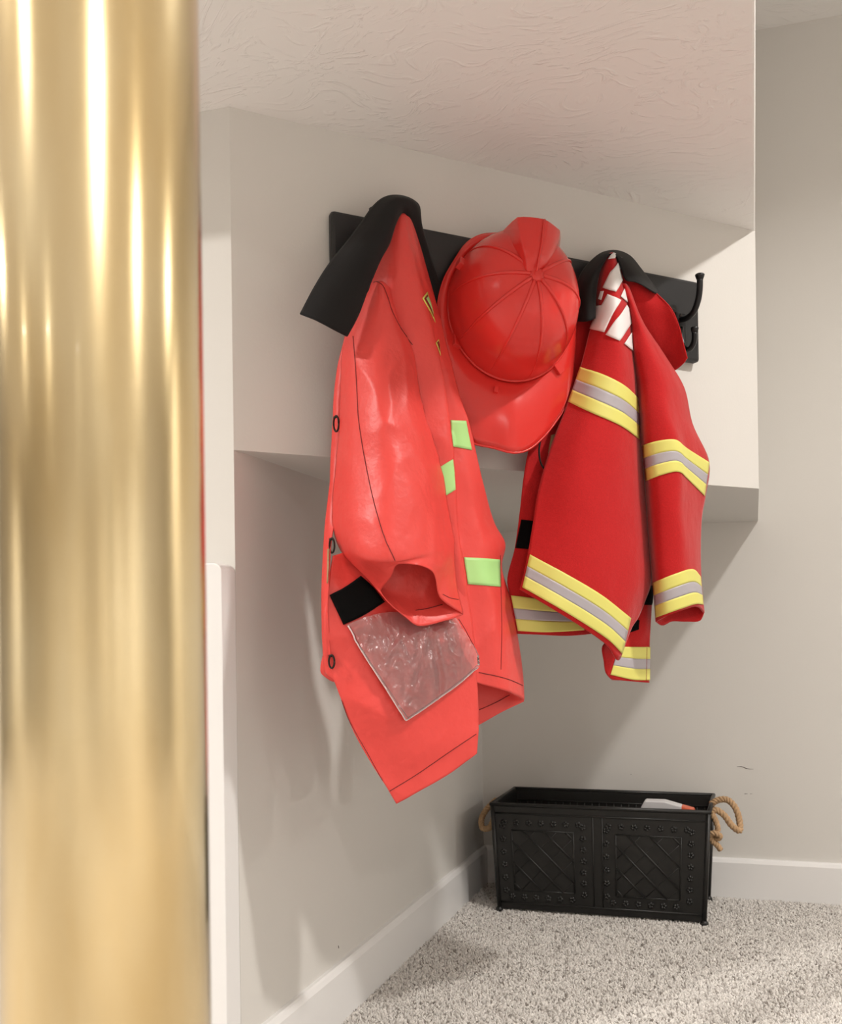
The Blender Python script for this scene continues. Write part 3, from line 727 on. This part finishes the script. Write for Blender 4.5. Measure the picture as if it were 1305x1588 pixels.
# wide brim, longer at the tail
rim = [(772,362,.045),(745,365,.040),(724,377,.036),(704,405,.034),(688,434,.034),(680,463,.036),(677,500,.040),(679,545,.046),(688,600,.046),(704,650,.048),
       (720,678,.054),(735,688,.060),(763,694,.072),(794,702,.088),(815,699,.088),(836,684,.086),(856,661,.082),(877,628,.075),(885,599,.068),(889,560,.058),(892,520,.050),(893,480,.045),
       (890,440,.042),(880,405,.042),(862,380,.044),(835,365,.046),(800,360,.046)]
rim = np.array([P(*q) for q in rim]); RR = resample(np.vstack([rim, rim[:1]]), nt_+1)[:-1]
ang = np.array([math.atan2((p-HB_) @ ss/SA, (p-HB_) @ tt/TA) % (2*math.pi) for p in RR]); od = np.argsort(ang); RR = RR[od]; ang = ang[od]
rows = []
for s_ in np.linspace(0, 1, 12):
    row = []
    for p, a in zip(RR, ang):
        b0 = dome(a, 0.0, .99); q = b0*(1-s_) + p*s_; q = q + ax*(.010*math.sin(math.pi*s_)*(1-.3*s_)); row.append(q)
    rows.append(row)
brim = mk('brim', np.array(rows).reshape(-1, 3), gfaces(12, nt_, True), M['helmet'], HM, solid=.0030, off=0)
tube('brim_edge', np.vstack([RR, RR[:1]]), .0022, M['helmet'], brim, 6)
# rolled joint where dome meets brim
tube('band', [dome(a, .03, 1.004) for a in np.linspace(0, 2*math.pi, 97)], .0026, M['helmet'], HM, 6)
# comb at the front: a flaring spine
st = []
comb = [ # baseL, shoulderL, ridge, shoulderR, baseR
    [(812,432,.182),(817,424,.197),(832,421,.203),(845,421,.198),(851,428,.184)],
    [(800,408,.170),(814,398,.203),(836,399,.216),(851,402,.205),(858,412,.174)],
    [(785,390,.148),(809,372,.198),(840,376,.214),(859,382,.200),(863,398,.158)],
    [(776,374,.120),(806,348,.188),(844,352,.208),(865,365,.190),(867,384,.140)],
    [(772,364,.100),(805,335,.180),(844,339,.202),(867,355,.184),(869,368,.120)]]
G = np.array([[P(*q) for q in r] for r in comb])
G = np.array([np.concatenate([r[i]*(1-np.linspace(0, 1, 4, endpoint=False)[:, None]) + r[i+1]*np.linspace(0, 1, 4, endpoint=False)[:, None] for i in range(4)] + [r[-1:]])*.55 + resample(r, 17)*.45 for r in G]); G = herm(G, np.linspace(0, 1, 5), np.linspace(0, 1, 24))
n_ = 17; Vc = G.reshape(-1, 3).tolist(); Fc = gfaces(24, n_)
back = [P(790,372,.06), P(815,366,.06), P(840,370,.06), P(858,380,.06)]
k = len(Vc); end = (24-1)*n_
low = [list(G[-1][i]*(.0) + (HB_ + TA*.80*tt + ss*(-.045+.09*i/16) + ax*.02)) for i in range(n_)]
Vc += low; Fc += [(end+i, k+i, k+i+1, end+i+1) for i in range(n_-1)]
cm = mk('comb', Vc, Fc, M['helmet'], HM)
bevel(cm, .003, 3)
cr_ = [P(832,420,.211), P(835,404,.217), P(840,376,.215), P(843,352,.209), P(844,341,.203)]
tube('comb_ridge', cr_, .0022, M['helmet'], cm, 6, 24)
th_ = bvh(brim)
def tab(name, x, y, sz, rot):
    L, n = hit(bvh(shell, brim), x, y); 
    if L is None: return
    e1 = np.cross(n, ZZ); e1 /= np.linalg.norm(e1); e2 = np.cross(e1, n); e1, e2 = e1*math.cos(rot)+e2*math.sin(rot), e2*math.cos(rot)-e1*math.sin(rot)
    V = [L + e1*a*sz[0] + e2*b*sz[1] + n*c for c in (-.006, .008) for a, b in ((-1,-1),(1,-1),(1,1),(-1,1))]
    bevel(mk(name, V, [(0,3,2,1),(4,5,6,7),(0,1,5,4),(1,2,6,5),(2,3,7,6),(3,0,4,7)], M['helmet'], HM, smooth=False), .001)
tab('chin_strap_tab', 705, 530, (.008, .013), .3); tab('chin_strap_tab', 864, 572, (.007, .010), -.7); tab('chin_strap_tab', 716, 410, (.007, .009), -.5); tab('chin_strap_tab', 768, 606, (.004, .006), .2)

# ------------------------------------------------------------------ embossed tin box
BX = thing('metal_box', 'black embossed tin box with rope handles on the carpet by the back wall', 'box', (.39, -.16, 0))
zb, zt = .010, .292
bot = [(.122, -.290), (.661, -.290), (.661, -.045), (.122, -.045)]
top = [(.108, -.300), (.676, -.300), (.676, -.030), (.108, -.030)]
def lerp_rect(z, inset=0.0):
    k = (z-zb)/(zt-zb); c = np.array([.392, -.166]); o = []
    for b, t_ in zip(bot, top):
        p = np.array(b)*(1-k) + np.array(t_)*k; o.append(p - np.sign(p-c)*inset)
    return o
ro, ri = [np.array([*p, zb]) for p in lerp_rect(zb)], None
V = [(*p, zb) for p in lerp_rect(zb)] + [(*p, zt) for p in lerp_rect(zt)] + [(*p, zt) for p in lerp_rect(zt, .004)] + [(*p, zb+.004) for p in lerp_rect(zb, .004)]
F = [(0,3,2,1)] + [(i, (i+1) % 4, 4+(i+1) % 4, 4+i) for i in range(4)] + [(4+i, 4+(i+1) % 4, 8+(i+1) % 4, 8+i) for i in range(4)] + [(8+i, 8+(i+1) % 4, 12+(i+1) % 4, 12+i) for i in range(4)] + [(12,13,14,15)]
body_b = mk('body', V, F, M['tin'], BX, smooth=False)
# rolled rim
rr_ = lerp_rect(zt, -.003)
for i in range(4):
    a, b = rr_[i], rr_[(i+1) % 4]; d = (b-a)/np.linalg.norm(b-a)
    tube('rim', [(*(a-d*.002), zt+.002), (*(b+d*.002), zt+.002)], .0055, M['tin'], BX, 8)
# corner straps and feet
for i in range(4):
    a, b = lerp_rect(zb, -.001)[i], lerp_rect(zt, -.001)[i]
    tube('corner_strap', [(*a, zb-.004), (*b, zt)], .0060, M['tin'], BX, 8)
    V, F = lathe_vf([(.0001, 0), (.011, 0), (.010, .008), (.006, .014), (.0001, .014)], (a[0], a[1], .001), 12); mk('foot', V, F, M['tin'], BX)
c_ = (.661-.122)
def fr(s, z, out=.0):
    """front face: s 0..1 across, z height"""
    k = (z-zb)/(zt-zb); x = (.122*(1-k)+.108*k) + s*((.539)*(1-k)+.568*k); y = -.290*(1-k)-.300*k
    return np.array([x, y-out, z])
def fstrip(name, s0, z0, s1, z1, rad, parent=BX):
    tube(name, [fr(s0, z0, .0005), fr((s0+s1)/2, (z0+z1)/2, .0005), fr(s1, z1, .0005)], rad, M['tin'], parent, 6)
fstrip('moulding', .01, .270, .99, .270, .003); fstrip('moulding', .01, .028, .99, .028, .003)
for s_ in (.005, .478, .522, .995): fstrip('moulding', s_, .028, s_, .270, .0022)
for s0 in (.0, .5):
    a, b, z0, z1 = s0+.085, s0+.385, .062, .225
    for q in ((a, z0, b, z0), (a, z1, b, z1), (a, z0, a, z1), (b, z0, b, z1)): fstrip('panel_frame', *q, .0022)
    Wm, Hm = (b-a)*.555, z1-z0; stp = .058
    for sg in (1, -1):
        for c in np.arange(-Wm-Hm, Wm+Hm, stp):
            # line: (x - c) = sg*y
            pts_ = []
            for y in (0, Hm):
                x = c + sg*y
                if 0 <= x <= Wm: pts_.append((x, y))
            for x in (0, Wm):
                y = (x-c)/sg
                if 0 < y < Hm: pts_.append((x, y))
            if len(pts_) >= 2 and math.dist(pts_[0], pts_[1]) > .02:
                (x0, y0), (x1, y1) = pts_[:2]
                fstrip('lattice_rib', a+x0/.555, z0+y0, a+x1/.555, z0+y1, .0026 if sg == -1 else .0012)
    # scroll and rosette bosses round the panel
    spots = [(s0+.04, z) for z in (.06, .095, .13, .165, .20, .235)] + [(s0+.43, z) for z in (.06, .09, .12, .15, .18, .21, .24)] + [(s0+.05+.06*i, .246) for i in range(7)] + [(s0+.07+.06*i, .044) for i in range(6)]
    for i, (s_, z) in enumerate(spots):
        parts = []
        for q in range(5):
            a_ = q*1.2566+i; c = fr(s_+.009*math.cos(a_), z+.005*math.sin(a_), 0)
            parts.append((lambda pr_: ([(c[0]+x, c[1]-y, c[2]+zz) for x, zz, y in pr_[0]], pr_[1]))(lathe_vf([(.0046, 0), (.0036, .0026), (.0001, .0040)], (0, 0, 0), 8)))
        mk('rosette', *join_vf(parts), M['tin'], BX)
# end bracket and rope handles
def rope(name, path, rad, turns, parent, n=160):
    R = resample(np.array(path), n); tg = np.gradient(R, axis=0); tg /= np.linalg.norm(tg, axis=1)[:, None]
    nr = np.cross(tg[0], [0.3, .8, .52]); nr /= np.linalg.norm(nr); N_ = []
    for i in range(n):
        nr = nr - tg[i]*(nr @ tg[i]); nr /= np.linalg.norm(nr); N_.append(nr.copy())
    parts = []
    for k in range(3):
        pts_ = [R[i] + rad*.55*(math.cos(2*math.pi*(k/3+turns*i/n))*N_[i] + math.sin(2*math.pi*(k/3+turns*i/n))*np.cross(tg[i], N_[i])) for i in range(n)]
        parts.append(tube_vf(pts_, rad*.60, 7))
    return mk(name, *join_vf(parts), M['rope'], parent)
yb = -.20
bx('bracket', (.672, -.235, .235), (.684, -.165, .276), M['tin'], BX, .003); bx('bracket', (.100, -.235, .235), (.112, -.165, .276), M['tin'], BX, .003)
B = lambda x, y, yy: PL(x, y, 1, yy)
rope('rope_handle', [B(1098,1284,-.22), B(1100,1268,-.225), B(1108,1256,-.225), B(1122,1264,-.225), B(1134,1280,-.222), B(1146,1288,-.21), B(1146,1272,-.195), B(1138,1250,-.185), B(1126,1240,-.175), B(1112,1241,-.17), B(1102,1247,-.168)], .0078, 10, BX, 260)
rope('rope_knot', [B(1104,1262,-.232), B(1110,1275,-.235), B(1112,1288,-.236), B(1104,1294,-.23), B(1100,1298,-.226), B(1110,1301,-.232), B(1116,1297,-.24), B(1108,1292,-.245), B(1100,1294,-.24), B(1104,1304,-.235), B(1111,1310,-.235), B(1117,1318,-.235)], .0070, 8, BX, 200)
rope('rope_handle', [B(770,1240,-.17), B(762,1247,-.175), B(752,1258,-.18), B(746,1272,-.19), B(748,1284,-.20), B(758,1284,-.21), B(764,1272,-.22), B(768,1258,-.225), B(774,1250,-.228)], .0078, 8, BX, 220)
rope('rope_knot', [B(772,1262,-.225), B(767,1275,-.23), B(770,1285,-.235), B(772,1294,-.235)], .0070, 3, BX, 90)
# inner lattice on the far wall of the box
for i in range(26):
    x = .125+.0212*i
    tube('inner_rib', [(x, -.0375, .235), (x, -.0365, .262)], .0016, M['tin'], BX, 5)
for z in (.234, .263): tube('inner_moulding', [(.118, -.0375, z), (.668, -.0375, z)], .0022, M['tin'], BX, 6)
# thing inside the box: white plastic toy with orange tip
TY = thing('plastic_toy', 'white plastic piece with orange end poking out of the black tin box', 'toy', (.56, -.19, .02))
yy = -.20
A0 = [(985,1254,.0),(1000,1240,.0),(1030,1241,.0),(1052,1246,.0),(1062,1252,.0)]
prof = [PL(988,1262,1,yy), PL(1000,1240,1,yy), PL(1030,1241,1,yy), PL(1058,1249,1,yy), PL(1056,1262,1,yy)]
low_ = [np.array([prof[0][0]-.02, yy, .02]), np.array([prof[-1][0], yy, .02])]
poly = [prof[0], prof[1], prof[2], prof[3], prof[4], low_[1], low_[0]]
n_ = len(poly); V = [p + np.array([0, d, 0]) for d in (-.018, .022) for p in poly]
F = [tuple(range(n_))[::-1], tuple(range(n_, 2*n_))] + [(i, (i+1) % n_, n_+(i+1) % n_, n_+i) for i in range(n_)]
bevel(mk('casing', V, F, M['toy_white'], TY, smooth=False), .004, 3)
poly = [PL(1056,1248.5,1,yy), PL(1076,1254,1,yy), PL(1078,1262,1,yy), np.array([PL(1078,1262,1,yy)[0], yy, .20]), np.array([PL(1056,1262,1,yy)[0]-.001, yy, .20])]
n_ = len(poly); V = [p + np.array([0, d, 0]) for d in (-.017, .021) for p in poly]
F = [tuple(range(n_))[::-1], tuple(range(n_, 2*n_))] + [(i, (i+1) % n_, n_+(i+1) % n_, n_+i) for i in range(n_)]
bevel(mk('orange_end', V, F, M['toy_orange'], TY, smooth=False), .003, 2)
